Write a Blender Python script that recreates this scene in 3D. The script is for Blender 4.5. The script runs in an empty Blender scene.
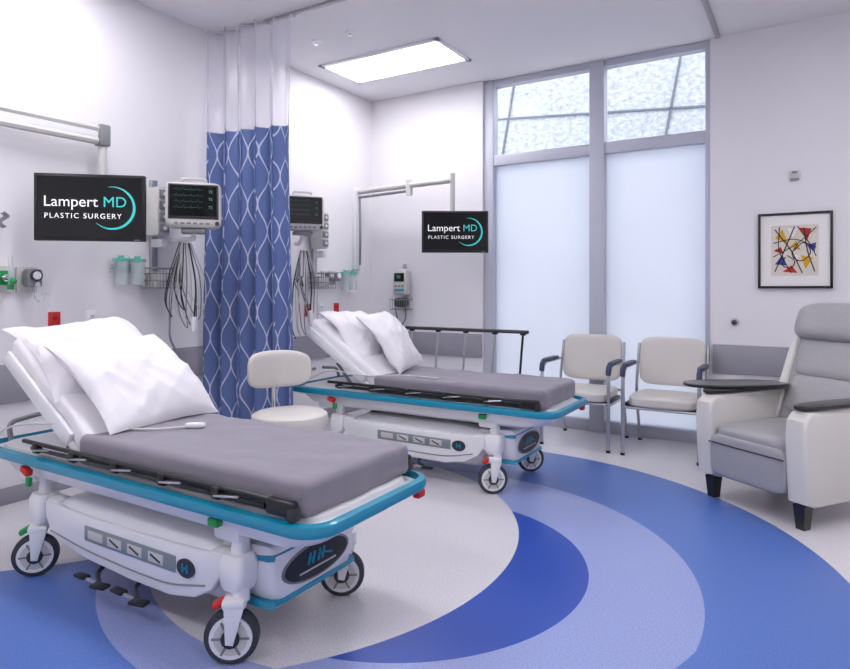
import bpy, bmesh, math, random
from mathutils import Vector, Matrix, Euler, noise
random.seed(4)
scene=bpy.context.scene
try:
    scene.view_settings.view_transform='Standard'
    scene.view_settings.look='None'
except Exception: pass
def lin(h):
    h=h.lstrip('#'); o=[]
    for i in (0,2,4):
        c=int(h[i:i+2],16)/255
        o.append(c/12.92 if c<=.04045 else ((c+.055)/1.055)**2.4)
    return (*o,1)
# ---------------------------------------------------------------- materials
def mat(name,hexc,rough=.5,metal=0,nscale=0,namt=.1,bump=0,bscale=80,coat=0,emis=None,estr=0,sheen=0):
    m=bpy.data.materials.new(name); m.use_nodes=True
    nt=m.node_tree; b=nt.nodes['Principled BSDF']
    c=lin(hexc)
    b.inputs['Base Color'].default_value=c
    b.inputs['Roughness'].default_value=rough; b.inputs['Metallic'].default_value=metal
    b.inputs['Coat Weight'].default_value=coat
    if sheen: b.inputs['Sheen Weight'].default_value=sheen
    tc=nt.nodes.new('ShaderNodeTexCoord')
    if nscale:
        n=nt.nodes.new('ShaderNodeTexNoise'); n.inputs['Scale'].default_value=nscale; n.inputs['Detail'].default_value=4
        nt.links.new(tc.outputs['Object'],n.inputs['Vector'])
        mx=nt.nodes.new('ShaderNodeMix'); mx.data_type='RGBA'
        mx.inputs[6].default_value=tuple(v*(1-namt) for v in c[:3])+(1,)
        mx.inputs[7].default_value=tuple(min(1,v*(1+namt)) for v in c[:3])+(1,)
        nt.links.new(n.outputs['Fac'],mx.inputs[0]); nt.links.new(mx.outputs[2],b.inputs['Base Color'])
    if bump:
        n2=nt.nodes.new('ShaderNodeTexNoise'); n2.inputs['Scale'].default_value=bscale; n2.inputs['Detail'].default_value=3
        nt.links.new(tc.outputs['Object'],n2.inputs['Vector'])
        bp=nt.nodes.new('ShaderNodeBump'); bp.inputs['Strength'].default_value=bump; bp.inputs['Distance'].default_value=.01
        nt.links.new(n2.outputs['Fac'],bp.inputs['Height']); nt.links.new(bp.outputs['Normal'],b.inputs['Normal'])
    if emis:
        b.inputs['Emission Color'].default_value=lin(emis); b.inputs['Emission Strength'].default_value=estr
    return m
M={}
M['wall']=mat('wall_paint','#e7e4e8',.75,nscale=3,namt=.01,bump=.03,bscale=150)
M['ceil']=mat('ceiling_paint','#e6e4e7',.85,nscale=3,namt=.01)
M['rail']=mat('crash_rail_vinyl','#9896a0',.5,nscale=8,namt=.02)
M['white']=mat('white_plastic','#e4e4e8',.3,nscale=5,namt=.01,coat=.3)
M['offwhite']=mat('beige_plastic','#c8c5c3',.4,nscale=5,namt=.02)
M['grey']=mat('grey_plastic','#808287',.4,nscale=6,namt=.03)
M['dgrey']=mat('dark_grey_plastic','#2e2f34',.4,nscale=6,namt=.04)
M['black']=mat('black_plastic','#0d0d10',.35,nscale=6,namt=.05)
M['screen']=mat('screen_glass','#050608',.12,nscale=4,namt=.05)
M['teal']=mat('teal_bumper','#0a87a8',.35,nscale=6,namt=.03,coat=.3)
M['tealtext']=mat('screen_teal','#35b7b4',.5,emis='#35b7b4',estr=.4,nscale=5,namt=.02)
M['whitetext']=mat('screen_white','#f0f0f0',.5,emis='#ffffff',estr=.3,nscale=5,namt=.02)
M['greenscr']=mat('screen_green_trace','#3b8a78',.5,emis='#48a890',estr=.2,nscale=5,namt=.02)
M['sheet']=mat('grey_sheet','#837e8a',.9,nscale=160,namt=.1,bump=.3,bscale=14,sheen=.2)
M['linen']=mat('white_linen','#e8e5ea',.85,nscale=6,namt=.01,bump=.4,bscale=9,sheen=.1)
M['metal']=mat('brushed_metal','#b9babf',.3,metal=.85,nscale=30,namt=.05)
M['chrome']=mat('chrome','#d5d5d8',.15,metal=1,nscale=30,namt=.03)
M['tyre']=mat('grey_rubber','#34373f',.6,nscale=20,namt=.05)
M['red']=mat('red_plastic','#c9211f',.4,nscale=6,namt=.03)
M['green']=mat('green_plastic','#159148',.4,nscale=6,namt=.03)
M['panelgrey']=mat('label_grey','#7e898f',.4,nscale=6,namt=.03)
M['cream']=mat('cream_vinyl','#cfcac5',.45,nscale=20,namt=.02,bump=.08,bscale=120)
M['creamR']=mat('recliner_white_vinyl','#d5d2cd',.45,nscale=20,namt=.02,bump=.08,bscale=120)
M['greyR']=mat('recliner_grey_vinyl','#a09ea2',.38,nscale=90,namt=.14,bump=.18,bscale=200)
M['darkwood']=mat('espresso_wood','#171213',.3,nscale=12,namt=.3,coat=.3)
M['armblue']=mat('slate_blue_urethane','#2f3a57',.45,nscale=12,namt=.05)
M['frame']=mat('window_aluminium','#bfc1ce',.4,nscale=8,namt=.02)
M['lightpanel']=mat('troffer_diffuser','#ffffff',.5,emis='#fcfbff',estr=15,nscale=3,namt=.001)
M['mat_board']=mat('picture_mat','#ebe8e6',.8,nscale=8,namt=.01)
M['artpaper']=mat('art_paper','#dcd3c6',.8,nscale=8,namt=.04)
M['artyellow']=mat('art_yellow','#d8a820',.7,nscale=8,namt=.03)
M['artred']=mat('art_red','#b52824',.7,nscale=8,namt=.03)
M['artblue']=mat('art_blue','#34479a',.7,nscale=8,namt=.03)
M['artink']=mat('art_ink','#121116',.7,nscale=8,namt=.03)
M['cable']=mat('white_cable','#c9c7ca',.4,nscale=9,namt=.02)
M['bcable']=mat('dark_cable','#2b2c33',.4,nscale=9,namt=.02)
M['track']=mat('track_aluminium','#a8a6aa',.4,metal=.2,nscale=9,namt=.02)
M['tealcap']=mat('teal_cap','#5fb5a6',.4,nscale=5,namt=.02)
def clearmat(name,hexc,f):
    m=bpy.data.materials.new(name); m.use_nodes=True; nt=m.node_tree
    b=nt.nodes['Principled BSDF']; b.inputs['Base Color'].default_value=lin(hexc); b.inputs['Roughness'].default_value=.15
    tr=nt.nodes.new('ShaderNodeBsdfTransparent'); mx=nt.nodes.new('ShaderNodeMixShader'); mx.inputs[0].default_value=f
    out=nt.nodes['Material Output']
    nt.links.new(tr.outputs[0],mx.inputs[1]); nt.links.new(b.outputs[0],mx.inputs[2]); nt.links.new(mx.outputs[0],out.inputs[0])
    return m
M['clear']=clearmat('clear_plastic','#cfe0e2',.35)
M['glass']=clearmat('clear_window_glass','#b8c4d0',.10)
# frosted glass
m=bpy.data.materials.new('frosted_glass'); m.use_nodes=True; nt=m.node_tree; nt.nodes.remove(nt.nodes['Principled BSDF'])
tl=nt.nodes.new('ShaderNodeBsdfTranslucent')
gl=nt.nodes.new('ShaderNodeBsdfGlossy'); gl.inputs['Roughness'].default_value=.45; gl.inputs[0].default_value=lin('#dfe3f0')
n=nt.nodes.new('ShaderNodeTexNoise'); n.inputs['Scale'].default_value=1.2
cr=nt.nodes.new('ShaderNodeMapRange'); cr.inputs[3].default_value=.9; cr.inputs[4].default_value=1.0
vm=nt.nodes.new('ShaderNodeVectorMath'); vm.operation='SCALE'; vm.inputs[0].default_value=lin('#eff0f6')[:3]
tc=nt.nodes.new('ShaderNodeTexCoord'); nt.links.new(tc.outputs['Object'],n.inputs['Vector'])
nt.links.new(n.outputs['Fac'],cr.inputs[0]); nt.links.new(cr.outputs[0],vm.inputs['Scale']); nt.links.new(vm.outputs[0],tl.inputs[0])
mx=nt.nodes.new('ShaderNodeMixShader'); mx.inputs[0].default_value=.1
nt.links.new(tl.outputs[0],mx.inputs[1]); nt.links.new(gl.outputs[0],mx.inputs[2]); nt.links.new(mx.outputs[0],nt.nodes['Material Output'].inputs[0])
M['frost']=m
# floor
def floor_mat():
    m=bpy.data.materials.new('vinyl_floor_inlay'); m.use_nodes=True; nt=m.node_tree; b=nt.nodes['Principled BSDF']
    g=nt.nodes.new('ShaderNodeNewGeometry')
    L=nt.links.new
    def circ(cx,cy,r):
        d=nt.nodes.new('ShaderNodeVectorMath'); d.operation='DISTANCE'; d.inputs[1].default_value=(cx,cy,0)
        L(g.outputs['Position'],d.inputs[0])
        k=nt.nodes.new('ShaderNodeMath'); k.operation='LESS_THAN'; k.inputs[1].default_value=r; L(d.outputs['Value'],k.inputs[0]); return k.outputs[0]
    def mul(a,c):
        k=nt.nodes.new('ShaderNodeMath'); k.operation='MULTIPLY'; L(a,k.inputs[0]); L(c,k.inputs[1]); return k.outputs[0]
    def inv(a):
        k=nt.nodes.new('ShaderNodeMath'); k.operation='SUBTRACT'; k.inputs[0].default_value=1; L(a,k.inputs[1]); return k.outputs[0]
    beige=lin('#d4d0d5')
    cur=None
    def lay(mask,col):
        nonlocal cur
        k=nt.nodes.new('ShaderNodeMix'); k.data_type='RGBA'; L(mask,k.inputs[0]); k.inputs[7].default_value=col
        if cur is None: k.inputs[6].default_value=beige
        else: L(cur,k.inputs[6])
        cur=k.outputs[2]
    lay(circ(-1.8,2.65,2.05),lin('#5272ba'))
    lay(circ(-4.3,2.6,1.65),beige)
    lay(mul(circ(-1.76,2.5,1.42),circ(-1.75,2.75,1.45)),lin('#909ccd'))
    c2=circ(-2.62,2.5,1.44)
    lay(mul(c2,circ(-1.78,2.8,1.27)),lin('#cfcbd1'))
    lay(mul(circ(-1.66,2.52,.86),inv(c2)),lin('#2047a6'))
    n=nt.nodes.new('ShaderNodeTexNoise'); n.inputs['Scale'].default_value=140; n.inputs['Detail'].default_value=2
    L(g.outputs['Position'],n.inputs['Vector'])
    mr=nt.nodes.new('ShaderNodeMapRange'); mr.inputs[1].default_value=.3; mr.inputs[2].default_value=.7; mr.inputs[3].default_value=.82; mr.inputs[4].default_value=1.12
    L(n.outputs['Fac'],mr.inputs[0])
    vs=nt.nodes.new('ShaderNodeVectorMath'); vs.operation='SCALE'; L(cur,vs.inputs[0]); L(mr.outputs[0],vs.inputs['Scale'])
    L(vs.outputs[0],b.inputs['Base Color'])
    b.inputs['Roughness'].default_value=.32
    return m
M['floor']=floor_mat()
# curtain ogee
def curtain_mat():
    m=bpy.data.materials.new('ogee_curtain_fabric'); m.use_nodes=True; nt=m.node_tree; b=nt.nodes['Principled BSDF']; L=nt.links.new
    uv=nt.nodes.new('ShaderNodeUVMap'); sp=nt.nodes.new('ShaderNodeSeparateXYZ'); L(uv.outputs[0],sp.inputs[0])
    def ma(op,a,b_=None):
        k=nt.nodes.new('ShaderNodeMath'); k.operation=op
        for i,x in enumerate((a,b_)):
            if x is None: continue
            if isinstance(x,(int,float)): k.inputs[i].default_value=x
            else: L(x,k.inputs[i])
        return k.outputs[0]
    t=ma('DIVIDE',sp.outputs[0],.135)
    s=ma('MULTIPLY',ma('SINE',ma('MULTIPLY',sp.outputs[1],2*math.pi/.40)),.25)
    d1=ma('ABSOLUTE',ma('SUBTRACT',ma('FRACT',ma('SUBTRACT',t,s)),.5))
    d2=ma('ABSOLUTE',ma('SUBTRACT',ma('FRACT',ma('ADD',ma('ADD',t,s),.5)),.5))
    mk=ma('LESS_THAN',ma('MINIMUM',d1,d2),.036)
    n=nt.nodes.new('ShaderNodeTexNoise'); n.inputs['Scale'].default_value=300
    mx=nt.nodes.new('ShaderNodeMix'); mx.data_type='RGBA'; L(n.outputs['Fac'],mx.inputs[0]); mx.inputs[6].default_value=lin('#536597'); mx.inputs[7].default_value=lin('#677aab')
    m2=nt.nodes.new('ShaderNodeMix'); m2.data_type='RGBA'; L(mk,m2.inputs[0]); L(mx.outputs[2],m2.inputs[6]); m2.inputs[7].default_value=lin('#c2c8de')
    L(m2.outputs[2],b.inputs['Base Color']); b.inputs['Roughness'].default_value=.85
    return m
M['curtain']=curtain_mat()
M['mesh']=clearmat('white_net','#d2cfdd',.40)
# exterior stone
m=bpy.data.materials.new('exterior_stone'); m.use_nodes=True; nt=m.node_tree; b=nt.nodes['Principled BSDF']; L=nt.links.new
tc=nt.nodes.new('ShaderNodeTexCoord'); mp=nt.nodes.new('ShaderNodeMapping'); mp.inputs['Scale'].default_value=(1.6,1.6,2.4)
n=nt.nodes.new('ShaderNodeTexNoise'); n.inputs['Scale'].default_value=9; n.inputs['Detail'].default_value=8; n.inputs['Roughness'].default_value=.7
L(tc.outputs['Object'],mp.inputs[0]); L(mp.outputs[0],n.inputs['Vector'])
cr=nt.nodes.new('ShaderNodeValToRGB'); cr.color_ramp.elements[0].position=.34; cr.color_ramp.elements[0].color=lin('#747b85'); cr.color_ramp.elements[1].position=.64; cr.color_ramp.elements[1].color=lin('#abb1ba')
L(n.outputs['Fac'],cr.inputs[0]); L(cr.outputs[0],b.inputs['Base Color']); b.inputs['Roughness'].default_value=.9
M['stone']=m
M['joint']=mat('stone_joint','#565c68',.9,nscale=5,namt=.05)
M['pave']=mat('exterior_paving','#c5c5c2',.9,nscale=5,namt=.1)

# ---------------------------------------------------------------- builder
class B:
    def __init__(s,name):
        s.name=name; s.bm=bmesh.new(); s.mats=[]; s.uv=None
    def mi(s,k):
        m=M[k]
        if m not in s.mats: s.mats.append(m)
        return s.mats.index(m)
    def merge(s,b2,k,mx=None,T=None):
        i=s.mi(k)
        for f in b2.faces: f.material_index=i; f.smooth=True
        if mx is not None: b2.transform(mx)
        if T is not None: b2.transform(T)
        me=bpy.data.meshes.new('t'); b2.to_mesh(me); s.bm.from_mesh(me); bpy.data.meshes.remove(me); b2.free()
    def box(s,c,size,k,bev=0,rot=(0,0,0),T=None,seg=2):
        b=bmesh.new(); bmesh.ops.create_cube(b,size=1)
        bmesh.ops.scale(b,vec=size,verts=b.verts)
        if bev>0: bmesh.ops.bevel(b,geom=b.edges[:],offset=min(bev,min(size)*.49),segments=seg,profile=.5,affect='EDGES')
        s.merge(b,k,Matrix.Translation(c)@Euler(rot).to_matrix().to_4x4(),T)
    def cyl(s,p0,p1,r,k,r2=None,seg=20,T=None,bev=0):
        p0=Vector(p0);p1=Vector(p1);d=p1-p0
        b=bmesh.new(); bmesh.ops.create_cone(b,cap_ends=True,segments=seg,radius1=r,radius2=r if r2 is None else r2,depth=d.length)
        if bev>0:
            es=[e for e in b.edges if any(len(f.verts)>4 for f in e.link_faces)]
            bmesh.ops.bevel(b,geom=es,offset=bev,segments=2,profile=.5,affect='EDGES')
        q=Vector((0,0,1)).rotation_difference(d.normalized())
        s.merge(b,k,Matrix.Translation((p0+p1)/2)@q.to_matrix().to_4x4(),T)
    def ell(s,c,size,k,T=None,rot=(0,0,0)):
        b=bmesh.new(); bmesh.ops.create_uvsphere(b,u_segments=20,v_segments=12,radius=.5); bmesh.ops.scale(b,vec=size,verts=b.verts)
        s.merge(b,k,Matrix.Translation(c)@Euler(rot).to_matrix().to_4x4(),T)
    def tube(s,pts,r,k,fil=0,seg=10,closed=False,T=None,rz=None):
        pts=[Vector(p) for p in pts]
        if fil>0: pts=fillet(pts,fil,closed)
        b=bmesh.new(); n=len(pts); rings=[]; prevN=None
        for i,p in enumerate(pts):
            if closed: t=(pts[(i+1)%n]-pts[i-1])
            else: t=pts[min(i+1,n-1)]-pts[max(i-1,0)]
            t.normalize()
            if prevN is None:
                a=Vector((0,0,1)) if abs(t.z)<.9 else Vector((1,0,0))
                N=(a-t*a.dot(t)).normalized()
            else: N=(prevN-t*prevN.dot(t)).normalized()
            prevN=N; Bn=t.cross(N)
            ra,rb=(r,r) if rz is None else (rz,r)
            rings.append([b.verts.new(p+N*(ra*math.cos(2*math.pi*j/seg))+Bn*(rb*math.sin(2*math.pi*j/seg))) for j in range(seg)])
        for i in range(n if closed else n-1):
            A=rings[i];C=rings[(i+1)%n]
            for j in range(seg): b.faces.new((A[j],A[(j+1)%seg],C[(j+1)%seg],C[j]))
        if not closed:
            b.faces.new(rings[0][::-1]); b.faces.new(rings[-1])
        bmesh.ops.recalc_face_normals(b,faces=b.faces)
        s.merge(b,k,None,T)
    def cushion(s,c,size,k,n=5,rot=(0,0,0),cuts=11,T=None,wr=0,fr=5,seed=0,crown=0):
        b=bmesh.new(); bmesh.ops.create_cube(b,size=2); bmesh.ops.subdivide_edges(b,edges=b.edges[:],cuts=cuts,use_grid_fill=True)
        for v in b.verts:
            p=v.co; mxn=max(abs(p.x),abs(p.y),abs(p.z)); q=(abs(p.x)**n+abs(p.y)**n+abs(p.z)**n)**(1/n)
            p=p*(mxn/q)
            v.co=Vector((p.x*size[0]/2,p.y*size[1]/2,p.z*size[2]/2*(1+crown*(1-p.x*p.x)*(1-p.y*p.y))))
            if wr: v.co+=noise.noise_vector(v.co*fr+Vector((seed,0,0)))*wr
        s.merge(b,k,Matrix.Translation(c)@Euler(rot).to_matrix().to_4x4(),T)
    def slab(s,c,size,k,rad=.03,wr=.006,fr=6,seed=0,T=None):
        """mattress: rounded slab with straight edges and wrinkles"""
        b=bmesh.new(); bmesh.ops.create_cube(b,size=2); bmesh.ops.subdivide_edges(b,edges=b.edges[:],cuts=33,use_grid_fill=True)
        hx,hy,hz=[q/2 for q in size]
        for v in b.verts:
            p=[math.copysign(1-(1-abs(q))**1.5,q) for q in v.co]
            P=Vector((p[0]*hx,p[1]*hy,p[2]*hz))
            Q=Vector([max(-h+rad,min(h-rad,q)) for q,h in zip(P,(hx,hy,hz))])
            dd=P-Q
            if dd.length>1e-6: P=Q+dd.normalized()*rad
            nn=noise.noise(Vector((P.x*fr,P.y*fr*1.4,P.z*2+seed)))+.6*noise.noise(Vector((P.x*fr*2.6+P.y*5,P.y*fr,seed+3)))-.7*abs(noise.noise(Vector((P.x*9+P.z*20,P.y*4+P.z*8,seed+9))))
            dirv=dd.normalized() if dd.length>1e-6 else Vector((0,0,1))
            v.co=P+dirv*nn*wr
        s.merge(b,k,Matrix.Translation(c),T)
    def pillow(s,w,l,t,k,mx,seed=0,N=48):
        b=bmesh.new(); g={}
        for sd in (1,-1):
            for i in range(N+1):
                for j in range(N+1):
                    x=-1+2*i/N;y=-1+2*j/N
                    e=i in(0,N) or j in(0,N)
                    if e and sd==-1: g[(sd,i,j)]=g[(1,i,j)]; continue
                    h=t/2*(max(0,(1-x*x)*(1-y*y)))**.42
                    X=x*(1-.08*(1-y*y)*abs(x)**2)*w/2; Y=y*(1-.08*(1-x*x)*abs(y)**2)*l/2
                    ww=noise.noise(Vector((X*7+seed,Y*7,sd)))*.016+noise.noise(Vector((X*3+seed,Y*4,sd*2)))*.04+abs(noise.noise(Vector((X*9+Y*7+seed,Y*3,sd))))*-.026+abs(noise.noise(Vector((X*5-Y*10+seed,X*4,sd+4))))*-.024
                    z=sd*(h+ww*min(1,h/(t*.30)))
                    z+=-.03*(x*x)+.022*noise.noise(Vector((x*1.3+seed,y*1.3,5)))
                    g[(sd,i,j)]=b.verts.new((X,Y,z))
            for i in range(N):
                for j in range(N):
                    q=[g[(sd,i,j)],g[(sd,i+1,j)],g[(sd,i+1,j+1)],g[(sd,i,j+1)]]
                    if sd==-1:q=q[::-1]
                    try:b.faces.new(q)
                    except ValueError:pass
        s.merge(b,k,mx)
    def prism(s,pts,depth,k,bev=0,T=None,mx=None,seg=3):
        b=bmesh.new(); vs=[b.verts.new((p[0],p[1],-depth/2)) for p in pts]; f=b.faces.new(vs)
        r=bmesh.ops.extrude_face_region(b,geom=[f]); bmesh.ops.translate(b,vec=(0,0,depth),verts=[v for v in r['geom'] if isinstance(v,bmesh.types.BMVert)])
        bmesh.ops.recalc_face_normals(b,faces=b.faces)
        if bev>0:
            es=[e for e in b.edges if abs(e.verts[0].co.z-e.verts[1].co.z)<1e-6]
            bmesh.ops.bevel(b,geom=es,offset=bev,segments=seg,profile=.5,affect='EDGES')
        s.merge(b,k,mx,T)
    def loft(s,secs,k,T=None,cap=True):
        b=bmesh.new(); R=[[b.verts.new(p) for p in sec] for sec in secs]; n=len(R[0])
        for A,C in zip(R,R[1:]):
            for j in range(n): b.faces.new((A[j],A[(j+1)%n],C[(j+1)%n],C[j]))
        if cap: b.faces.new(R[0][::-1]); b.faces.new(R[-1])
        bmesh.ops.recalc_face_normals(b,faces=b.faces)
        s.merge(b,k,None,T)
    def text(s,txt,size,k,c,T=None,align='LEFT',sp=1.0,depth=.0005):
        cu=bpy.data.curves.new('txt','FONT'); cu.body=txt; cu.size=size; cu.align_x=align; cu.space_character=sp; cu.extrude=depth
        o=bpy.data.objects.new('txt',cu); scene.collection.objects.link(o); bpy.context.view_layer.update()
        dg=bpy.context.evaluated_depsgraph_get(); me=bpy.data.meshes.new_from_object(o.evaluated_get(dg))
        b=bmesh.new(); b.from_mesh(me); bpy.data.meshes.remove(me); bpy.data.objects.remove(o)
        s.merge(b,k,Matrix.Translation(c)@Matrix.Rotation(math.pi/2,4,'X'),T)
    def done(s,loc=(0,0,0),rz=0,sharp=38):
        me=bpy.data.meshes.new(s.name); s.bm.to_mesh(me); s.bm.free()
        for m_ in s.mats: me.materials.append(m_)
        try: me.set_sharp_from_angle(angle=math.radians(sharp))
        except Exception as e: print(e)
        o=bpy.data.objects.new(s.name,me); scene.collection.objects.link(o); o.location=loc; o.rotation_euler=(0,0,rz)
        return o
def fillet(pts,r,closed=False,n=6):
    out=[]; N=len(pts)
    for i,p in enumerate(pts):
        if not closed and i in(0,N-1): out.append(p); continue
        a=pts[i-1]-p; c=pts[(i+1)%N]-p
        rr=min(r,a.length*.49,c.length*.49)
        A=p+a.normalized()*rr; C=p+c.normalized()*rr
        for j in range(n+1):
            t=j/n; out.append(A*(1-t)**2+p*2*t*(1-t)+C*t*t)
    return out
def rrect(hx,hy,r,n=6):
    out=[]
    for cx,cy,a0 in((hx-r,hy-r,0),(-hx+r,hy-r,90),(-hx+r,-hy+r,180),(hx-r,-hy+r,270)):
        for j in range(n+1):
            a=math.radians(a0+90*j/n); out.append((cx+r*math.cos(a),cy+r*math.sin(a)))
    return out
XZ=Matrix.Rotation(math.pi/2,4,'X')

# ---------------------------------------------------------------- room
LX,BY,HC=-4.06,5.56,3.3; RX,FY=2.6,-2.4
b=B('floor'); b.box(((LX+RX)/2,(FY+BY)/2,-.05),(RX-LX+.3,BY-FY+.3,.1),'floor'); b.done()
b=B('ceiling'); b.box(((LX+RX)/2,(FY+BY)/2,HC+.05),(RX-LX+.3,BY-FY+.3,.1),'ceil'); b.done()
b=B('wall_left'); b.box((LX-.075,(FY+BY)/2,HC/2),(.15,BY-FY+.3,HC),'wall'); b.done()
b=B('wall_right'); b.box((RX+.075,(FY+BY)/2,HC/2),(.15,BY-FY+.3,HC),'wall'); b.done()
b=B('wall_front'); b.box(((LX+RX)/2,FY-.075,HC/2),(RX-LX,.15,HC),'wall'); b.done()
WL,WR=-2.73,-.69
b=B('wall_back'); b.box(((LX+WL)/2,BY+.1,HC/2),(WL-LX,.2,HC),'wall'); b.box(((WR+RX)/2,BY+.1,HC/2),(RX-WR,.2,HC),'wall'); b.done()
b=B('trim_1'); b.box((LX+.0125,(FY+BY)/2,.715),(.025,BY-FY-.02,.23),'rail',.008); b.done()
b=B('trim_2'); b.box(((LX+.03+WL)/2,BY-.0125,.715),(WL-LX-.03,.025,.23),'rail',.008); b.done()
b=B('trim_3'); b.box(((WR+RX)/2+.01,BY-.0125,.715),(RX-WR-.02,.025,.23),'rail',.008); b.done()
b=B('baseboard_left'); b.box((LX+.006,(FY+BY)/2,.05),(.012,BY-FY-.02,.1),'rail',.003); b.done()
b=B('baseboard_back'); b.box(((LX+WL)/2,BY-.006,.05),(WL-LX-.03,.012,.1),'rail',.003); b.box(((WR+RX)/2,BY-.006,.05),(RX-WR-.02,.012,.1),'rail',.003); b.done()
# window
b=B('window_1')
yc=BY+.09; D=.12
cxm=-1.62
b.box((WL+.05,yc,HC/2),(.10,D,HC),'frame',.004)
b.box((WR-.02,yc,HC/2),(.04,D,HC),'frame',.004)
b.box((cxm,yc,HC/2),(.13,D+.01,HC),'frame',.004)
for x0,x1 in((WL+.1,cxm-.065),(cxm+.065,WR-.04)):
    xm=(x0+x1)/2; ww=x1-x0+.006
    b.box((xm,yc,2.52),(ww,D-.02,.10),'frame',.004)
    b.box((xm,yc,.05),(ww,D-.02,.10),'frame',.004)
    b.box((xm,yc,HC-.03),(ww,D-.02,.06),'frame',.004)
    b.box((xm,yc+.01,(.1+2.47)/2),(x1-x0,.008,2.37),'frost')
    b.box((xm,yc+.01,(2.57+3.24)/2),(x1-x0,.008,.67),'glass')
b.done()
# exterior
b=B('exterior_building')
b.box((-1.5,8.2,3.2),(9,.3,6.4),'stone')
for pz in (2.7,3.45,4.35,5.2): b.box((-1.5,8.04,pz),(9,.03,.022),'joint',rot=(0,.08,0))
for px in (-5.2,-3.5,-1.35,-.1,1.0): b.box((px,8.04,3.9),(.022,.03,3.2),'joint',rot=(0,.18,0))
b.done()
b=B('exterior_paving'); b.box((-1.5,7.2,-.1),(9,2.9,.1),'pave'); b.done()
def troffer(x,y):
    b=B('ceiling_light')
    b.box((x,y,HC-.006),(1.15,.5,.006),'lightpanel')
    for sx in(-1,1): b.box((x+sx*.605,y,HC-.008),(.04,.6,.016),'white',.003)
    for sy in(-1,1): b.box((x,y+sy*.275,HC-.008),(1.25,.05,.016),'white',.003)
    b.done()
for (x,y) in [(-3.18,4.69),(-3.18,2.0),(-1.0,2.2),(1.3,3.6),(-3.18,-.6),(-1.0,-.6),(1.3,.8)]: troffer(x,y)
TY=3.45
b=B('curtain_track'); b.box(((LX+.02-1.0)/2-.05,TY,HC-.012),(2.95,.03,.024),'track',.004); b.done()
b=B('curtain_track'); b.box((-.63,(1+BY)/2,HC-.012),(.035,BY-1.05,.024),'track',.004); b.done()
for (x,y) in ((-3.1,3.95),(-3.45,3.95),(-1.35,3.6)):
    b=B('fire_sprinkler'); b.cyl((x,y,HC),(x,y,HC-.012),.035,'white'); b.cyl((x,y,HC-.012),(x,y,HC-.03),.008,'chrome'); b.cyl((x,y,HC-.028),(x,y,HC-.032),.014,'chrome'); b.done()

# ---------------------------------------------------------------- curtain
def curtain():
    b=B('privacy_curtain'); bm=bmesh.new(); uvl=bm.loops.layers.uv.new('UVMap')
    p0=Vector((-3.98,3.30)); p1=Vector((-3.19,3.42)); NU=240
    d=(p1-p0); L=d.length; d.normalize(); nrm=Vector((d.y,-d.x))
    zs=[.26+.05*i for i in range(0,48)]; zs=[z for z in zs if z<2.45]+[2.47]
    zt=[2.47,2.6,2.75,2.9,3.05,3.2,3.25]
    def pos(t,z):
        f=(z-.26)/3.0
        ph=t*2*math.pi*5.3+.35*math.sin(z*1.3+t*5)
        a=.062*(1-.3*f)*(1+.3*math.sin(t*11+1))
        w=1.0+.03*math.sin(z*2)
        q=p0+d*(L*((t-.5)*w+.5)+.018*math.sin(2*ph))+nrm*(a*math.sin(ph)+.006*math.sin(ph*2.3+z))
        return Vector((q.x,q.y,z))
    ul=[0]
    for i in range(NU): ul.append(ul[-1]+(pos((i+1)/NU,1.2)-pos(i/NU,1.2)).length)
    iC=b.mi('curtain'); iM=b.mi('mesh')
    for zl,mi in((zs,iC),(zt,iM)):
        V=[[bm.verts.new(pos(i/NU,z)) for i in range(NU+1)] for z in zl]
        for a in range(len(zl)-1):
            for i in range(NU):
                f=bm.faces.new((V[a][i],V[a][i+1],V[a+1][i+1],V[a+1][i])); f.smooth=True
                f.material_index=mi
                for lp,(ii,aa) in zip(f.loops,((i,a),(i+1,a),(i+1,a+1),(i,a+1))): lp[uvl].uv=(ul[ii],zl[aa])
    b.bm.free(); b.bm=bm
    o=b.done(sharp=180)
    h=B('hooks')
    for i in range(14):
        t=i/13; x=-3.97+.77*t; h.tube([(x,TY,HC-.026),(x,TY-.01,HC-.038),(x,3.30+.12*t,HC-.055)],.0035,'metal',seg=6)
    h.tube([(*pos(i/60,3.25).xy,3.25) for i in range(61)],.006,'cable',seg=6)
    ho=h.done(); ho.parent=o
curtain()

# ---------------------------------------------------------------- stretcher
def caster(b,x,y,ang,lever):
    T=Matrix.Translation((x,y,0))@Matrix.Rotation(ang,4,'Z')
    R=.093
    b.cyl((0,-.02,R),(0,.02,R),R,'tyre',seg=40,T=T,bev=.007)
    for s_ in(-1,1):
        b.cyl((0,s_*.02,R),(0,s_*.026,R),R*.78,'white',seg=32,T=T)
        b.cyl((0,s_*.026,R),(0,s_*.0275,R),R*.62,'offwhite',seg=32,T=T)
        b.cyl((0,s_*.026,R),(0,s_*.034,R),R*.34,'dgrey',seg=20,T=T)
        b.cyl((0,s_*.034,R),(0,s_*.038,R),R*.13,'metal',seg=16,T=T)
        for k in range(6):
            a=k*math.pi/3; b.box((R*.5*math.cos(a),s_*.0285,R+R*.5*math.sin(a)),(R*.36,.003,.008),'grey',rot=(0,-a,0),T=T)
        b.prism([(-.014,R-.012),(.012,R-.016),(.045,R+.10),(.045,R+.125),(-.02,R+.125)],.007,'white',bev=.002,T=T@Matrix.Translation((0,s_*.042,0))@XZ)
    b.box((.012,0,R+.118),(.08,.095,.035),'white',.012,T=T)
    b.cyl((.03,0,R+.12),(.03,0,R+.17),.03,'white',T=T)
    b.box((-.04,.0,R+.112),(.05,.04,.022),lever,.006,rot=(0,-.5,0),T=T)
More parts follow.
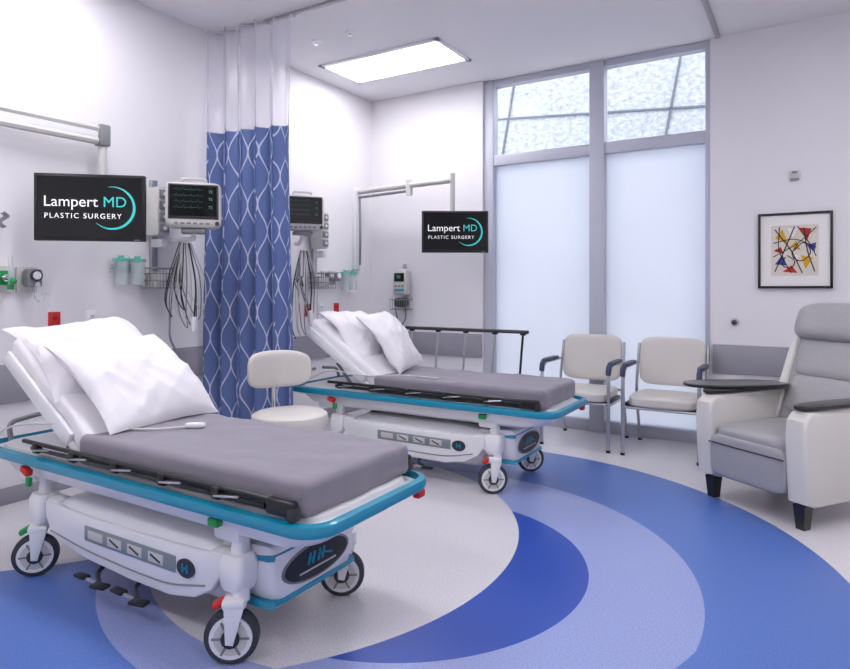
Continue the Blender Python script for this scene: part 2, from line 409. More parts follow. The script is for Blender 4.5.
def stretcher(name,raised,variant):
    b=B(name)
    def sec(z,hx,hy,r,ox=0): return [(p[0]+ox,p[1],z) for p in rrect(hx,hy,r)]
    b.loft([sec(.115,.44,.17,.06,.03),sec(.13,.49,.20,.07,.03),sec(.17,.53,.24,.08,.03),sec(.225,.55,.272,.08,.03),
            sec(.30,.56,.28,.07,.03),sec(.335,.55,.278,.07,.03),sec(.36,.50,.25,.07,.03),sec(.375,.40,.19,.06,.03),sec(.38,.3,.15,.06,.03)],'white')
    for s_ in(-1,1):
        b.prism([(-.555,.345),(-.545,.27),(-.50,.215),(-.40,.18),(-.25,.155),(.05,.14),(.30,.14),(.44,.165),(.535,.215),(.575,.27),(.585,.345),(.40,.338),(.15,.33),(-.30,.33)],.028,'white',bev=.009,mx=Matrix.Translation((0,s_*.284,0))@XZ)
        b.tube([(-.50,s_*.298,.222),(-.25,s_*.299,.195),(.05,s_*.299,.182),(.30,s_*.299,.182),(.50,s_*.298,.225)],.0035,'grey',fil=.08,seg=6)
    def ns(x,hw,z0,z1):
        return [(x,-hw*.80,z0),(x,hw*.80,z0),(x,hw*.97,z0+(z1-z0)*.3),(x,hw,z1-.02),(x,hw*.97,z1),(x,-hw*.97,z1),(x,-hw,z1-.02),(x,-hw*.97,z0+(z1-z0)*.3)]
    b.loft([ns(.52,.235,.15,.375),ns(.70,.235,.155,.385),ns(.735,.232,.16,.385),ns(.752,.222,.172,.375),ns(.757,.21,.18,.365)],'white')
    b.loft([ns(.60,.243,.172,.198),ns(.745,.24,.177,.198),ns(.764,.225,.18,.196)],'teal')
    b.loft([ns(.60,.242,.352,.360),ns(.743,.239,.352,.360),ns(.762,.222,.353,.359)],'teal')
    for rr_,kk,dx in((1.0,'grey',0),(.93,'black',.002)):
        b.prism([(.185*rr_*math.cos(t*math.pi/16),.067*(rr_-.04 if rr_<1 else 1)*math.sin(t*math.pi/16)) for t in range(32)],.008,kk,mx=Matrix.Translation((.758+dx,0,.274))@Matrix.Rotation(math.pi/2,4,'Z')@XZ)
    Tf=Matrix.Translation((.765,0,.284))@Matrix.Rotation(math.pi/2,4,'Z')
    for kx in(-.048,-.026,.006,.028):
        b.box((kx,0,.004),(.012,.003,.042),'teal',rot=(0,.3,0),T=Tf)
    for kx in(-.037,.017): b.box((kx,0,.004),(.022,.003,.010),'teal',T=Tf)
    b.box((.055,0,-.004),(.05,.003,.008),'teal',rot=(0,.3,0),T=Tf)
    b.box((.0,0,-.036),(.20,.003,.006),'offwhite',T=Tf)
    for x,y in((.64,.27),(.64,-.27),(-.60,.27),(-.60,-.27)):
        sx=1 if x>0 else -1
        b.loft([[(x+p[0],y+p[1],z) for p in rrect(hx,hy,.025,4)] for z,hx,hy in((.245,.045,.045),(.27,.055,.05),(.34,.06,.05),(.365,.05,.04))],'white')
        b.box((x-sx*.07,y*.93,.305),(.13,.085,.10),'white',.02)
        b.loft([[(x+p[0],y*.97+p[1],z) for p in rrect(hx,hy,.015,4)] for z,hx,hy in((.36,.028,.03),(.42,.024,.026),(.47,.04,.035))],'white')
    for x in(-.32,.34):
        b.loft([[(x+p[0],p[1],z) for p in rrect(hx,hy,.04)] for z,hx,hy in((.34,.15,.17),(.39,.11,.12),(.42,.11,.12),(.46,.18,.20))],'grey')
    for s_ in(-1,1):
        Ts=Matrix.Translation((.05,s_*.299,.265))
        b.box((0,0,0),(.58,.008,.062),'panelgrey',.012,T=Ts)
        b.box((-.21,s_*.005,0),(.10,.004,.035),'offwhite',.002,T=Ts)
        for kx in(-.08,.05,.18): b.box((kx,s_*.005,0),(.09,.004,.038),'offwhite',.002,T=Ts); b.box((kx,s_*.0075,.0),(.06,.003,.008),'dgrey',rot=(0,.35,0),T=Ts)
        b.prism([(.048*math.cos(t*math.pi/12),.034*math.sin(t*math.pi/12)) for t in range(24)],.010,'dgrey',mx=Matrix.Translation((.40,s_*.300,.265))@XZ)
        for kx in(.388,.412): b.box((kx,s_*.306,.265),(.009,.004,.03),'teal')
        b.box((.40,s_*.306,.265),(.026,.004,.008),'teal')
    # deck skirt
    b.loft([sec(.405,.60,.18,.08,.02),sec(.415,.82,.25,.10,.03),sec(.435,.93,.288,.12,.02),sec(.48,.985,.302,.12,.01),sec(.515,1.0,.305,.12,.01),sec(.545,.99,.30,.12,.01),sec(.55,.95,.28,.1,.01)],'white')
    for x in(.60,-.72):
        for s_ in(-1,1): b.box((x,s_*.265,.43),(.13,.06,.06),'white',.014)
    ring=[Vector((x,y,.524)) for x,y in rrect(1.05,.345,.10,10)]
    prof=[(-.012,-.023),(.012,-.018),(.018,0),(.012,.018),(-.012,.023)]
    n=len(ring)
    bb=bmesh.new(); R=[]
    for i in range(n):
        t=(ring[(i+1)%n]-ring[i-1]).normalized(); sd=t.cross(Vector((0,0,1)))
        R.append([bb.verts.new(ring[i]+sd*a+Vector((0,0,c))) for a,c in prof])
    for i in range(n):
        A=R[i];C=R[(i+1)%n]
        for j in range(5): bb.faces.new((A[j],A[(j+1)%5],C[(j+1)%5],C[j]))
    bmesh.ops.recalc_face_normals(bb,faces=bb.faces); b.merge(bb,'teal')
    b.tube([(p[0],p[1],.510) for p in rrect(1.025,.32,.09,8)],.016,'white',closed=True,seg=8)
    b.box((.985,0,.512),(.09,.54,.035),'white',.01)
    b.box((1.02,.30,.475),(.03,.05,.03),'red',.006); b.box((.58,-.322,.475),(.05,.03,.03),'green',.006)
    b.box((-.62,-.34,.475),(.06,.03,.03),'red',.006,rot=(0,.3,0)); b.box((-.58,-.35,.435),(.03,.02,.04),'green',.005)
    # mattress
    b.slab((.35,0,.605),(1.26,.61,.125),'sheet',rad=.028,wr=.007,seed=variant*7)
    A=math.radians(32); H=Matrix.Translation((-.27,0,.555))@Matrix.Rotation(A,4,'Y')
    b.box((-.36,0,.0),(.78,.60,.03),'white',.012,T=H)
    for s_ in(-1,1): b.box((-.42,s_*.295,.02),(.62,.025,.075),'white',.01,T=H)
    b.slab((-.38,0,.06),(.76,.57,.11),'linen',rad=.03,wr=.008,T=H,seed=4)
    b.tube([(-.5,-.2,.52),(-.68,-.2,.72)],.012,'grey'); b.tube([(-.5,.2,.52),(-.68,.2,.72)],.012,'grey')
    for s_ in(-1,1): b.tube([(-1.0,s_*.22,.53),(-1.03,s_*.22,.62),(-1.03,s_*.05,.64)],.012,'grey',fil=.04)
    def pm(x,y,z,pitch,yaw=0,roll=0): return Matrix.Translation((x,y,z))@Matrix.Rotation(yaw,4,'Z')@Matrix.Rotation(pitch,4,'Y')@Matrix.Rotation(roll,4,'X')
    if variant==0:
        b.pillow(.60,.60,.19,'linen',pm(-.385,.035,.87,math.radians(38),.06),1)
        b.pillow(.60,.62,.18,'linen',pm(-.69,.02,.965,math.radians(30),-.05),5)
    else:
        b.pillow(.54,.50,.17,'linen',pm(-.34,.05,.90,math.radians(50),.22,.05),9)
        b.pillow(.54,.46,.17,'linen',pm(-.59,-.03,.935,math.radians(44),-.06),13)
    def folded(s_):
        y=s_*.330
        b.tube([(-.66,y,.600),(.92,y,.600)],.010,'black',seg=8)
        b.tube([(-.60,y-s_*.014,.568),(.86,y-s_*.014,.568)],.008,'dgrey',seg=8)
        b.box((.12,y+s_*.004,.578),(1.42,.012,.018),'black',.004)
        for kx in(-.55,-.27,.02,.31,.60):
            b.box((kx,y,.582),(.04,.03,.046),'black',.008); b.tube([(kx,y+s_*.017,.574),(kx+.12,y+s_*.017,.590)],.004,'metal',seg=6)
        b.box((.90,y,.584),(.12,.034,.054),'black',.012); b.box((.95,y,.57),(.03,.038,.046),'dgrey',.008)
    folded(-1)
    if raised:
        y=.335
        b.tube([(-.42,y,.965),(.62,y,.965)],.013,'black',seg=8)
        b.tube([(-.30,y,.60),(.70,y,.60)],.010,'dgrey',seg=8)
        for kx in(-.36,-.12,.12,.36,.58):
            b.tube([(kx,y,.965),(kx-.03,y,.60)],.009,'metal' if kx<.5 else 'black',seg=8)
            b.box((kx,y,.955),(.04,.03,.03),'black',.006); b.box((kx-.03,y,.59),(.04,.035,.04),'black',.006)
    else: folded(1)
    caster(b,.64,-.30,.62,'red'); caster(b,.66,.27,.62,'red'); caster(b,-.62,-.30,.95,'green'); caster(b,-.62,.27,.5,'green')
    for x0 in(-.17,.08):
        b.tube([(x0,-.20,.15),(x0,-.29,.115),(x0+.10,-.34,.10)],.009,'dgrey',fil=.03,seg=8)
        b.box((x0+.11,-.345,.105),(.075,.04,.014),'black',.005,rot=(0,0,.2))
        b.box((x0-.04,-.33,.105),(.07,.035,.014),'black',.005); b.tube([(x0-.04,-.33,.1),(x0+.06,-.33,.1)],.007,'metal',seg=8)
    if variant==0:
        b.tube(fillet([Vector(p) for p in((-.98,-.30,.56),(-.75,-.36,.66),(-.5,-.33,.70),(-.30,-.2,.675),(-.05,-.1,.676),(.02,.0,.678))],.12),.005,'cable',seg=6)
        b.cushion((.04,.03,.682),(.09,.035,.022),'white',n=4,cuts=4,rot=(0,0,.6))
    else:
        b.tube(fillet([Vector(p) for p in((-.95,-.30,.56),(-.62,-.36,.70),(-.35,-.33,.66),(-.10,-.2,.675),(.2,-.22,.674))],.12),.005,'cable',seg=6)
    return b
stretcher('hospital_stretcher',False,0).done((-2.33,1.805,0))
stretcher('hospital_stretcher',True,1).done((-2.33,3.885,0))

# ---------------------------------------------------------------- stool
b=B('exam_stool')
def disc(cz,r,h,k,c=(0,0)):
    pr=[(0,-h/2),(r*.9,-h/2),(r*.975,-h*.36),(r,-h*.1),(r,h*.12),(r*.97,h*.36),(r*.88,h*.48),(r*.5,h*.53),(0,h*.54)]
    bm=bmesh.new(); S=32; rings=[]
    for (rr,z) in pr:
        rings.append([bm.verts.new((c[0]+rr*math.cos(2*math.pi*j/S),c[1]+rr*math.sin(2*math.pi*j/S),cz+z)) for j in range(S)] if rr>0 else [bm.verts.new((c[0],c[1],cz+z))])
    for A,C in zip(rings,rings[1:]):
        for j in range(S):
            if len(A)==1: bm.faces.new((A[0],C[j],C[(j+1)%S]))
            elif len(C)==1: bm.faces.new((A[j],A[(j+1)%S],C[0]))
            else: bm.faces.new((A[j],A[(j+1)%S],C[(j+1)%S],C[j]))
    bmesh.ops.recalc_face_normals(bm,faces=bm.faces); b.merge(bm,k)
disc(.50,.225,.10,'cream')
disc(.435,.12,.03,'dgrey')
b.cyl((0,0,.12),(0,0,.44),.025,'chrome'); b.cyl((0,0,.12),(0,0,.28),.035,'dgrey')
for k in range(5):
    a=k*2*math.pi/5+.3; c,s_=math.cos(a),math.sin(a)
    b.tube([(0,0,.13),(.12*c,.12*s_,.12),(.27*c,.27*s_,.08)],.02,'metal',seg=8)
    b.cyl((.27*c,.27*s_,.085),(.27*c,.27*s_,.05),.01,'dgrey')
    for q in(-1,1): b.cyl((.27*c-s_*.006*q,.27*s_+c*.006*q,.027),(.27*c-s_*.026*q,.27*s_+c*.026*q,.027),.027,'tyre')
b.tube([(0,.10,.44),(0,.27,.46),(0,.29,.60),(0,.26,.76)],.014,'chrome',fil=.06)
bm=bmesh.new(); bmesh.ops.create_cube(bm,size=2); bmesh.ops.subdivide_edges(bm,edges=bm.edges[:],cuts=13,use_grid_fill=True)
for v in bm.verts:
    p=v.co; mxn=max(map(abs,p)); q=(abs(p.x)**4+abs(p.y)**4+abs(p.z)**4)**.25; p=p*(mxn/q)
    v.co=Vector((p.x*.20,p.y*.04-.09*(p.x**2)*1.0+.02,p.z*.115*(1-.08*p.x**2)))
b.merge(bm,'cream',Matrix.Translation((0,.235,.775)))
b.done((-2.63,2.78,0),math.radians(64))

# ---------------------------------------------------------------- guest chairs
def guest(x,y,rz=0):
    b=B('guest_chair')
    b.cushion((0,-.03,.415),(.49,.50,.085),'cream',n=6,cuts=12,crown=.15)
    b.box((0,-.02,.365),(.46,.46,.02),'dgrey',.005)
    Tb=Matrix.Translation((0,.22,.655))@Matrix.Rotation(math.radians(-10),4,'X')
    b.cushion((0,0,.03),(.50,.065,.39),'cream',n=6,cuts=12,T=Tb)
    b.cushion((0,.028,.03),(.47,.03,.37),'dgrey',n=8,cuts=6,T=Tb)
    for s_ in(-1,1):
        xx=s_*.272
        b.tube([(xx,-.27,0),(xx,-.265,.58),(xx,-.20,.665),(xx,.19,.665)],.012,'metal',fil=.07,rz=.014)
        b.tube([(xx,.31,0),(xx,.20,.36),(xx,.19,.50),(xx*.97,.26,.82)],.012,'metal',fil=.06)
        b.cushion((xx,-.06,.682),(.055,.34,.032),'armblue',n=4,cuts=7)
        b.tube([(xx,-.225,.678),(xx,-.262,.655),(xx,-.272,.60)],.02,'armblue',fil=.04)
        b.tube([(xx,-.26,.36),(xx,.20,.36)],.01,'metal')
        b.box((xx*.93,-.05,.38),(.04,.3,.03),'dgrey',.005)
        b.cyl((xx,-.27,0),(xx,-.27,.02),.017,'black'); b.cyl((xx,.31,0),(xx,.305,.02),.017,'black')
    b.tube([(-.272,-.25,.365),(.272,-.25,.365)],.011,'metal'); b.tube([(-.265,.22,.42),(.265,.22,.42)],.011,'metal')
    b.done((x,y,0),rz)
guest(-.955,5.195); guest(-1.61,5.20)

# ---------------------------------------------------------------- recliner
b=B('recliner_chair')
prof=[(-.37,.15),(-.385,.30),(-.395,.50),(-.385,.585),(-.34,.625),(-.1,.625),(.22,.61),(.33,.60),(.35,.55),(.33,.30),(.30,.135),(0,.125),(-.3,.125)]
YZ=Matrix(((0,0,1,0),(1,0,0,0),(0,1,0,0),(0,0,0,1)))
for s_ in(-1,1):
    b.prism(prof,.12,'creamR',bev=.022,mx=Matrix.Translation((s_*.30,0,0))@YZ)
    b.cushion((s_*.30,-.02,.612),(.115,.66,.05),'creamR',n=5)
b.cushion((0,-.08,.395),(.49,.62,.15),'greyR',n=6,cuts=14,crown=.12)
b.cushion((0,-.365,.29),(.49,.07,.25),'greyR',n=7,cuts=10)
b.box((0,-.03,.24),(.47,.60,.16),'greyR',.01)
b.tube([(-.245,-.402,.36),(.245,-.402,.36)],.004,'dgrey',seg=6)
Tb=Matrix.Translation((0,.18,.41))@Matrix.Rotation(math.radians(-23),4,'X')
b.cushion((0,.03,.31),(.50,.15,.68),'greyR',n=5,cuts=14,T=Tb)
b.cushion((0,.085,.31),(.52,.10,.72),'creamR',n=6,cuts=10,T=Tb)
for s_ in(-1,1): b.cushion((s_*.245,.02,.32),(.06,.15,.58),'creamR',n=4,cuts=10,T=Tb)
b.cushion((0,-.005,.21),(.41,.13,.25),'greyR',n=5,cuts=10,T=Tb)
b.cushion((0,-.0,.45),(.41,.13,.25),'greyR',n=5,cuts=10,T=Tb)
b.cushion((0,-.015,.69),(.53,.19,.25),'greyR',n=4,cuts=12,T=Tb)
b.cushion((0,.02,.79),(.51,.15,.09),'greyR',n=3,cuts=10,T=Tb)
for s_ in(-1,1):
    for yy in(-.31,.27):
        b.loft([[(s_*.29+sx*w,yy+sy*w,z) for sx,sy in((-1,-1),(1,-1),(1,1),(-1,1))] for z,w in((0,.024),(.13,.034))],'darkwood')
def oval(hx,hy,n=36,e=2.6):
    return [(hx*math.copysign(abs(math.cos(t))**(2/e),math.cos(t)),hy*math.copysign(abs(math.sin(t))**(2/e),math.sin(t))) for t in [2*math.pi*i/n for i in range(n)]]
b.prism(oval(.07,.27),.022,'darkwood',bev=.006,mx=Matrix.Translation((.30,-.10,.648)))
b.prism(oval(.07,.27),.022,'darkwood',bev=.006,mx=Matrix.Translation((-.30,-.10,.648)))
b.prism(oval(.14,.33),.02,'darkwood',bev=.006,mx=Matrix.Translation((-.345,-.06,.668))@Matrix.Rotation(-.35,4,'Z'))
b.done((-.09,4.33,0),math.radians(-35.2))

# ---------------------------------------------------------------- TVs
def tv(x,y,z,w,h,yaw):
    b=B('television')
    b.box((0,0,0),(w,.035,h),'black',.006); b.box((0,-.0185,.006),(w-.035,.002,h-.045),'screen')
    b.box((0,.035,0),(w*.6,.05,h*.6),'dgrey',.012)
    b.box((.28*w/.66,-.0185,-h/2+.008),(.03,.002,.006),'grey')
    S=w/.66
    b.text('Lampert',.095*S,'whitetext',(-.275*S,-.021,.005*S)); b.text('MD',.095*S,'tealtext',(.075*S,-.021,.005*S))
    b.text('PLASTIC SURGERY',.046*S,'whitetext',(-.268*S,-.021,-.070*S),sp=1.25)
    pts=[];C=(.13*S,-.0);R=.135*S
    for i in range(40):
        a=math.radians(100-i*6.0); pts.append(Vector((C[0]+R*math.cos(a),-.021,C[1]+R*math.sin(a))))
    bm=bmesh.new(); pr=None
    for i,p in enumerate(pts):
        wd=.0085*S*math.sin(math.pi*(i+.3)/40)**.8
        dr=Vector((p.x-C[0],0,p.z-C[1])).normalized()
        q=(bm.verts.new(p+dr*wd),bm.verts.new(p-dr*wd))
        if pr: bm.faces.new((pr[0],q[0],q[1],pr[1]))
        pr=q
    b.merge(bm,'tealtext')
    b.done((x,y,z),yaw)
tv(-3.64,2.17,1.755,.61,.395,math.radians(42))
tv(-2.73,5.0,1.785,.60,.375,math.radians(33))
b=B('articulated_screen_arm')
b.box((-4.03,1.20,2.27),(.05,.12,.26),'white',.01)
for zz in(2.31,2.23): b.tube([(-4.0,1.2,zz+.005),(-3.93,2.40,zz)],.024,'offwhite',seg=8)
b.box((-3.965,1.8,2.27),(.03,1.2,.07),'white',.006,rot=(0,0,-.058))
b.box((-3.93,2.42,2.27),(.075,.075,.14),'grey',.012)
b.cyl((-3.93,2.42,2.22),(-3.93,2.42,1.98),.026,'offwhite')
b.tube([(-3.93,2.42,2.02),(-3.93,2.42,1.80),(-3.70,2.23,1.78)],.02,'grey',fil=.05)
b.done()
b=B('articulated_screen_arm')
b.box((-4.035,5.25,1.90),(.045,.09,.85),'white',.008)
b.tube([(-4.0,5.25,2.28),(-3.35,5.22,2.29),(-2.80,5.08,2.27)],.030,'offwhite',seg=10)
b.tube([(-4.0,5.25,2.22),(-3.35,5.22,2.235)],.014,'grey',seg=8)
b.cyl((-3.36,5.22,2.19),(-3.36,5.22,2.34),.034,'offwhite')
b.cyl((-2.80,5.08,2.33),(-2.80,5.08,1.95),.024,'offwhite')
b.tube([(-2.80,5.08,1.97),(-2.80,5.08,1.80),(-2.75,5.045,1.78)],.018,'grey',fil=.04)
b.tube([(-3.97,5.22,2.2),(-3.93,5.18,1.8),(-3.98,5.24,1.52)],.012,'grey',fil=.1,seg=8)
b.done()

# ---------------------------------------------------------------- patient monitors
def pmon(x,y,z,yaw,armpts):
    b=B('patient_monitor')
    b.cushion((0,0,0),(.36,.16,.31),'offwhite',n=9,cuts=9)
    b.box((0,-.078,.02),(.32,.01,.235),'dgrey',.006); b.box((0,-.084,.025),(.295,.004,.205),'screen')
    for i,zz in enumerate((.10,.06,.02,-.02)):
        pts=[]
        for k in range(26):
            xx=-.13+k*.0075; pts.append((xx,-.087,zz+(.014 if k%6==3 else (-.006 if k%6==4 else 0))))
        b.tube(pts,.0006,'greenscr',seg=4)
    for zz,k in((.09,'greenscr'),(.04,'greenscr'),(-.015,'greenscr')): b.text('72',.026,k,(.095,-.087,zz-.01))
    for kx in range(6): b.box((-.11+.04*kx,-.08,-.125),(.026,.008,.014),'grey',.003)
    b.cyl((.15,-.08,-.125),(.15,-.095,-.125),.014,'dgrey')
    b.tube([(-.08,0,.15),(-.08,0,.185),(.08,0,.185),(.08,0,.15)],.009,'offwhite',fil=.02)
    R_=Matrix.Rotation(-yaw,4,'Z')
    P=[R_@(Vector(p)-Vector((x,y,z))) for p in armpts]
    b.box((0,0,-.175),(.16,.12,.03),'grey',.008); b.tube([(0,0,-.18),(0,.03,-.22)]+P,.018,'white',fil=.05)
    b.done((x,y,z),yaw)
pmon(-3.60,2.87,1.84,math.radians(50),[(-3.85,2.93,1.62),(-3.93,2.93,1.62)])
pmon(-3.78,4.15,1.93,math.radians(52),[(-3.95,4.3,1.68),(-4.0,4.3,1.68)])
def modulebank(y):
    b=B('medical_module_rack')
    b.box((LX+.02,y,1.68),(.03,.05,.75),'metal',.004)
    b.box((LX+.11,y-.03,1.82),(.14,.10,.34),'offwhite',.012)
    for i in range(4): b.box((LX+.185,y-.03,1.70+.08*i),(.01,.08,.06),'grey',.004); b.cyl((LX+.19,y-.03,1.70+.08*i),(LX+.2,y-.03,1.70+.08*i),.012,'white')
    b.box((LX+.09,y,1.60),(.12,.06,.06),'white',.01)
    x0,x1,y0,y1,z0,z1=LX+.03,LX+.20,y-.10,y+.10,1.28,1.42
    for zz in(z0,z0+.05,z0+.1,z1): b.tube([(x0,y0,zz),(x1,y0,zz),(x1,y1,zz),(x0,y1,zz)],.004,'grey',seg=6,closed=True)
    for i in range(9):
        yy=y0+(y1-y0)*i/8; b.tube([(x1,yy,z1),(x1,yy,z0),(x0,yy,z0)],.0028,'grey',seg=5)
    for i in range(5):
        xx=x0+(x1-x0)*i/4
        for yy in(y0,y1): b.tube([(xx,yy,z1),(xx,yy,z0)],.0028,'grey',seg=5)
    b.box((LX+.11,y-.02,1.34),(.10,.14,.10),'offwhite',.01)
    b.done()
modulebank(2.87); modulebank(4.60)
def cables(x,y,top):
    b=B('monitor_cables')
    for i in range(9):
        r=random.Random(i*3+int(y*10)); dy=(i-4)*.030
        bot=r.uniform(.78,1.28); k='bcable' if i%3==0 else 'cable'
        if i%3==1: k='grey'
        pts=[(x,y+dy*.4,top),(x+.02,y+dy*1.3,top-.25),(x-.02,y+dy*1.5+.02,bot+.12),(x,y+dy+.03,bot),(x+.01,y+dy-.05,bot+.10),(x-.03,y+dy*.5-.06,top-.3),(x-.04,y-.02,top-.05)]
        P=fillet([Vector(p) for p in pts],.25,n=8)
        b.tube(P,.0042,k,seg=6)
    b.cushion((x+.02,y+.06,1.02),(.03,.05,.11),'white',n=4,cuts=5)
    b.tube([(x+.02,y+.06,1.07),(x+.02,y+.08,1.3),(x,y+.03,top)],.006,'bcable',fil=.1,seg=6)
    b.done()
cables(-3.78,2.94,1.60); cables(-3.93,4.34,1.62)
def headwall(y,z):
    b=B('medical_gas_outlet')
    for i,k in enumerate(('white','white','green','white')):
        yy=y+i*.13
        b.box((LX+.012,yy,z),(.022,.115,.155),'offwhite',.005); b.box((LX+.026,yy,z+.01),(.01,.07,.085),k if k!='white' else 'metal',.004)
        b.cyl((LX+.03,yy,z+.01),(LX+.05,yy,z+.01),.022,'chrome')
    yg=y+.26
    b.cyl((LX+.05,yg,z+.01),(LX+.10,yg,z+.01),.014,'chrome'); b.cyl((LX+.10,yg,z-.03),(LX+.10,yg,z+.13),.014,'clear'); b.cyl((LX+.10,yg,z-.06),(LX+.10,yg,z-.03),.018,'green'); b.ell((LX+.13,yg,z-.01),(.04,.04,.04),'green')
    yy=y+.39
    b.box((LX+.085,yy,z+.01),(.07,.085,.11),'grey',.015); b.cyl((LX+.12,yy,z+.025),(LX+.135,yy,z+.025),.034,'dgrey'); b.cyl((LX+.135,yy,z+.025),(LX+.137,yy,z+.025),.024,'white'); b.cyl((LX+.12,yy,z-.03),(LX+.14,yy,z-.03),.016,'chrome')
    b.tube([(LX+.09,yy,z-.05),(LX+.09,yy,z-.10),(LX+.11,yy+.03,z-.14),(LX+.10,yy+.07,z-.08)],.006,'clear',fil=.05,seg=6)
    b.done()
headwall(1.62,1.33)
def canister(y,z):
    b=B('suction_canister')
    b.box((LX+.012,y,z+.02),(.022,.16,.05),'metal',.004)
    for dy in(-.06,.06):
        b.cyl((LX+.085,y+dy,z-.10),(LX+.085,y+dy,z+.06),.042,'clear',r2=.05)
        b.cyl((LX+.085,y+dy,z+.06),(LX+.085,y+dy,z+.08),.054,'tealcap'); b.cyl((LX+.085,y+dy,z+.08),(LX+.085,y+dy,z+.10),.02,'tealcap')
    b.tube([(LX+.085,y,z+.09),(LX+.11,y-.03,z+.10),(LX+.1,y-.10,z+.05),(LX+.03,y-.11,z)],.006,'clear',fil=.08,seg=6)
    b.done()
canister(2.64,1.40); canister(5.05,1.36)
b=B('suction_regulator')
for i in range(2):
    yy=4.78+i*.11
    b.box((LX+.012,yy-.02,1.38),(.022,.10,.14),'offwhite',.005); b.box((LX+.07,yy-.02,1.39),(.06,.07,.09),'grey',.012); b.cyl((LX+.10,yy-.02,1.40),(LX+.112,yy-.02,1.40),.026,'white')
b.done()
def outlet(y,z,k='red'):
    b=B('wall_outlet')
    b.box((LX+.004,y,z),(.008,.075,.12),k,.003)
    for dz in(-.025,.025): b.box((LX+.009,y,z+dz),(.005,.034,.032),'artred' if k=='red' else 'white',.002); b.box((LX+.012,y-.007,z+dz),(.002,.004,.012),'black'); b.box((LX+.012,y+.007,z+dz),(.002,.004,.012),'black')
    b.done()
outlet(2.18,1.07); outlet(4.52,1.07); outlet(2.42,1.07,'white'); outlet(4.72,1.07,'white'); outlet(4.95,1.07); outlet(3.18,.38)
b=B('coiled_hose')
b.tube([(LX+.05+.02*math.cos(t*.9),1.86+.012*math.sin(t*.9)+.02*math.sin(t*.1),1.72-.0025*t*.5) for t in range(70)],.005,'grey',seg=6); b.done()
b=B('vital_signs_monitor')
b.box((0,.045,0),(.03,.03,.5),'metal',.004); b.cushion((0,-.01,.06),(.17,.10,.27),'offwhite',n=7,cuts=8); b.box((0,-.062,.11),(.12,.006,.09),'screen',.003)
for i in range(3): b.box((-.04+.04*i,-.062,.02),(.028,.006,.02),'grey',.003)
b.text('98',.05,'greenscr',(-.03,-.067,.095)); b.box((0,-.062,-.02),(.12,.006,.02),'teal',.003)
for zz in(-.12,-.22): b.tube([(-.1,-.08,zz),(.1,-.08,zz),(.1,.04,zz),(-.1,.04,zz)],.005,'grey',closed=True)
for i in range(8): b.tube([(-.1+.2*i/7,-.08,-.12),(-.1+.2*i/7,-.08,-.22),(-.1+.2*i/7,.04,-.22)],.003,'grey',seg=5)
b.cushion((0,-.02,-.15),(.15,.09,.10),'dgrey',n=4,cuts=5)
b.tube([(.05,-.05,-.1),(.12,-.1,-.3),(.02,-.08,-.42),(-.06,-.05,-.2)],.006,'bcable',fil=.1,seg=6)
b.done((-3.62,BY-.07,1.28))
# ---------------------------------------------------------------- picture
b=B('framed_artwork')
w,h=.49,.575
for s_ in(-1,1):
    b.box((s_*(w/2-.009),0,0),(.018,.03,h),'black',.003); b.box((0,0,s_*(h/2-.009)),(w-.036,.03,.018),'black',.003)
b.box((0,.004,0),(w-.03,.012,h-.03),'mat_board')
b.box((0,-.0025,0),(.31,.002,.385),'artpaper')
def poly(pts,k,dy): b.prism([(p[0],p[1]*.95) for p in pts],.0006,k,mx=Matrix.Translation((0,-.004-dy,0))@XZ)
poly([(-.13,.10),(-.08,.17),(-.04,.05)],'artyellow',0); poly([(.03,.18),(.11,.17),(.08,.07)],'artred',0); poly([(.04,-.04),(.12,-.06),(.07,-.15)],'artyellow',0)
poly([(-.13,-.11),(-.08,-.03),(-.05,-.12)],'artblue',0); poly([(-.08,-.17),(-.02,-.12),(.02,-.18)],'artred',0.0002)
poly([(-.03,.03),(.01,.08),(.04,.0)],'artyellow',.0002); poly([(-.14,-.0),(-.09,.03),(-.07,-.03)],'artred',.0002); poly([(.08,.04),(.14,.06),(.13,-.02)],'artblue',.0002); poly([(-.03,-.03),(.03,-.04),(.0,-.10)],'mat_board',.0002); poly([(-.05,.18),(-.01,.10),(.02,.17)],'mat_board',.0002)
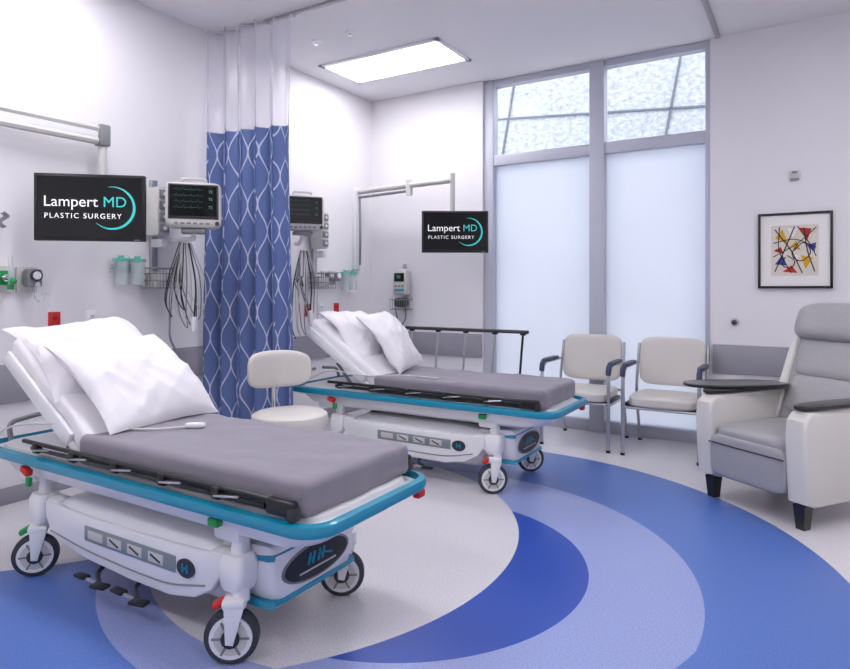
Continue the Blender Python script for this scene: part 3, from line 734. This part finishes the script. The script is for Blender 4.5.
def ink(pts,r=.003): b.tube(fillet([Vector((p[0],-.005,p[1]*.95)) for p in pts],.06),r,'artink',seg=6)
ink([(-.13,.17),(-.02,.0),(.05,-.18)],.0036); ink([(-.13,-.17),(-.05,.05),(.0,.19)],.0036); ink([(.14,.18),(.02,.05),(-.14,-.05)]); ink([(.13,-.17),(.08,.0),(.06,.18)],.0036); ink([(-.14,.06),(.0,.10),(.14,.02)]); ink([(.0,.0),(.06,.08),(.12,-.02),(.04,-.1),(-.03,-.04),(.02,.05)],.0034)
ink([(-.10,.19),(-.11,.0),(-.02,-.18)]); ink([(-.06,-.05),(-.09,-.12),(-.02,-.15),(.01,-.08),(-.05,-.04)],.0034); ink([(.02,.19),(.10,.05),(.14,-.05)])
b.done((-.10,BY-.016,1.565))
b=B('thermostat'); b.box((0,0,0),(.065,.02,.06),'offwhite',.006); b.box((0,-.012,.015),(.035,.004,.016),'grey',.001); b.box((0,0,-.035),(.06,.016,.02),'grey',.003); b.done((-.10,BY-.011,2.14))
b=B('coat_hook'); b.cyl((0,0,0),(0,-.008,0),.032,'offwhite'); b.cyl((0,-.008,0),(0,-.04,0),.014,'dgrey'); b.ell((0,-.045,0),(.04,.03,.04),'dgrey'); b.done((-.51,BY,1.01))

# ---------------------------------------------------------------- light & world
w=bpy.data.worlds.new('World'); scene.world=w; w.use_nodes=True
bg=w.node_tree.nodes['Background']; bg.inputs[0].default_value=(.95,.965,1,1); bg.inputs[1].default_value=4.3
s=bpy.data.lights.new('sun','SUN'); s.energy=1.5; s.angle=.05; so=bpy.data.objects.new('sun',s); scene.collection.objects.link(so); so.rotation_euler=(math.radians(42),0,math.radians(-15))
# ---------------------------------------------------------------- camera
cd=bpy.data.cameras.new('camera'); cd.sensor_width=36; cd.lens=632/850*36; cd.shift_y=-46.5/850
co=bpy.data.objects.new('camera',cd); scene.collection.objects.link(co); co.location=(0,0,1.28); co.rotation_euler=(math.pi/2,0,math.radians(31.35)); cd.clip_start=.05
scene.camera=co
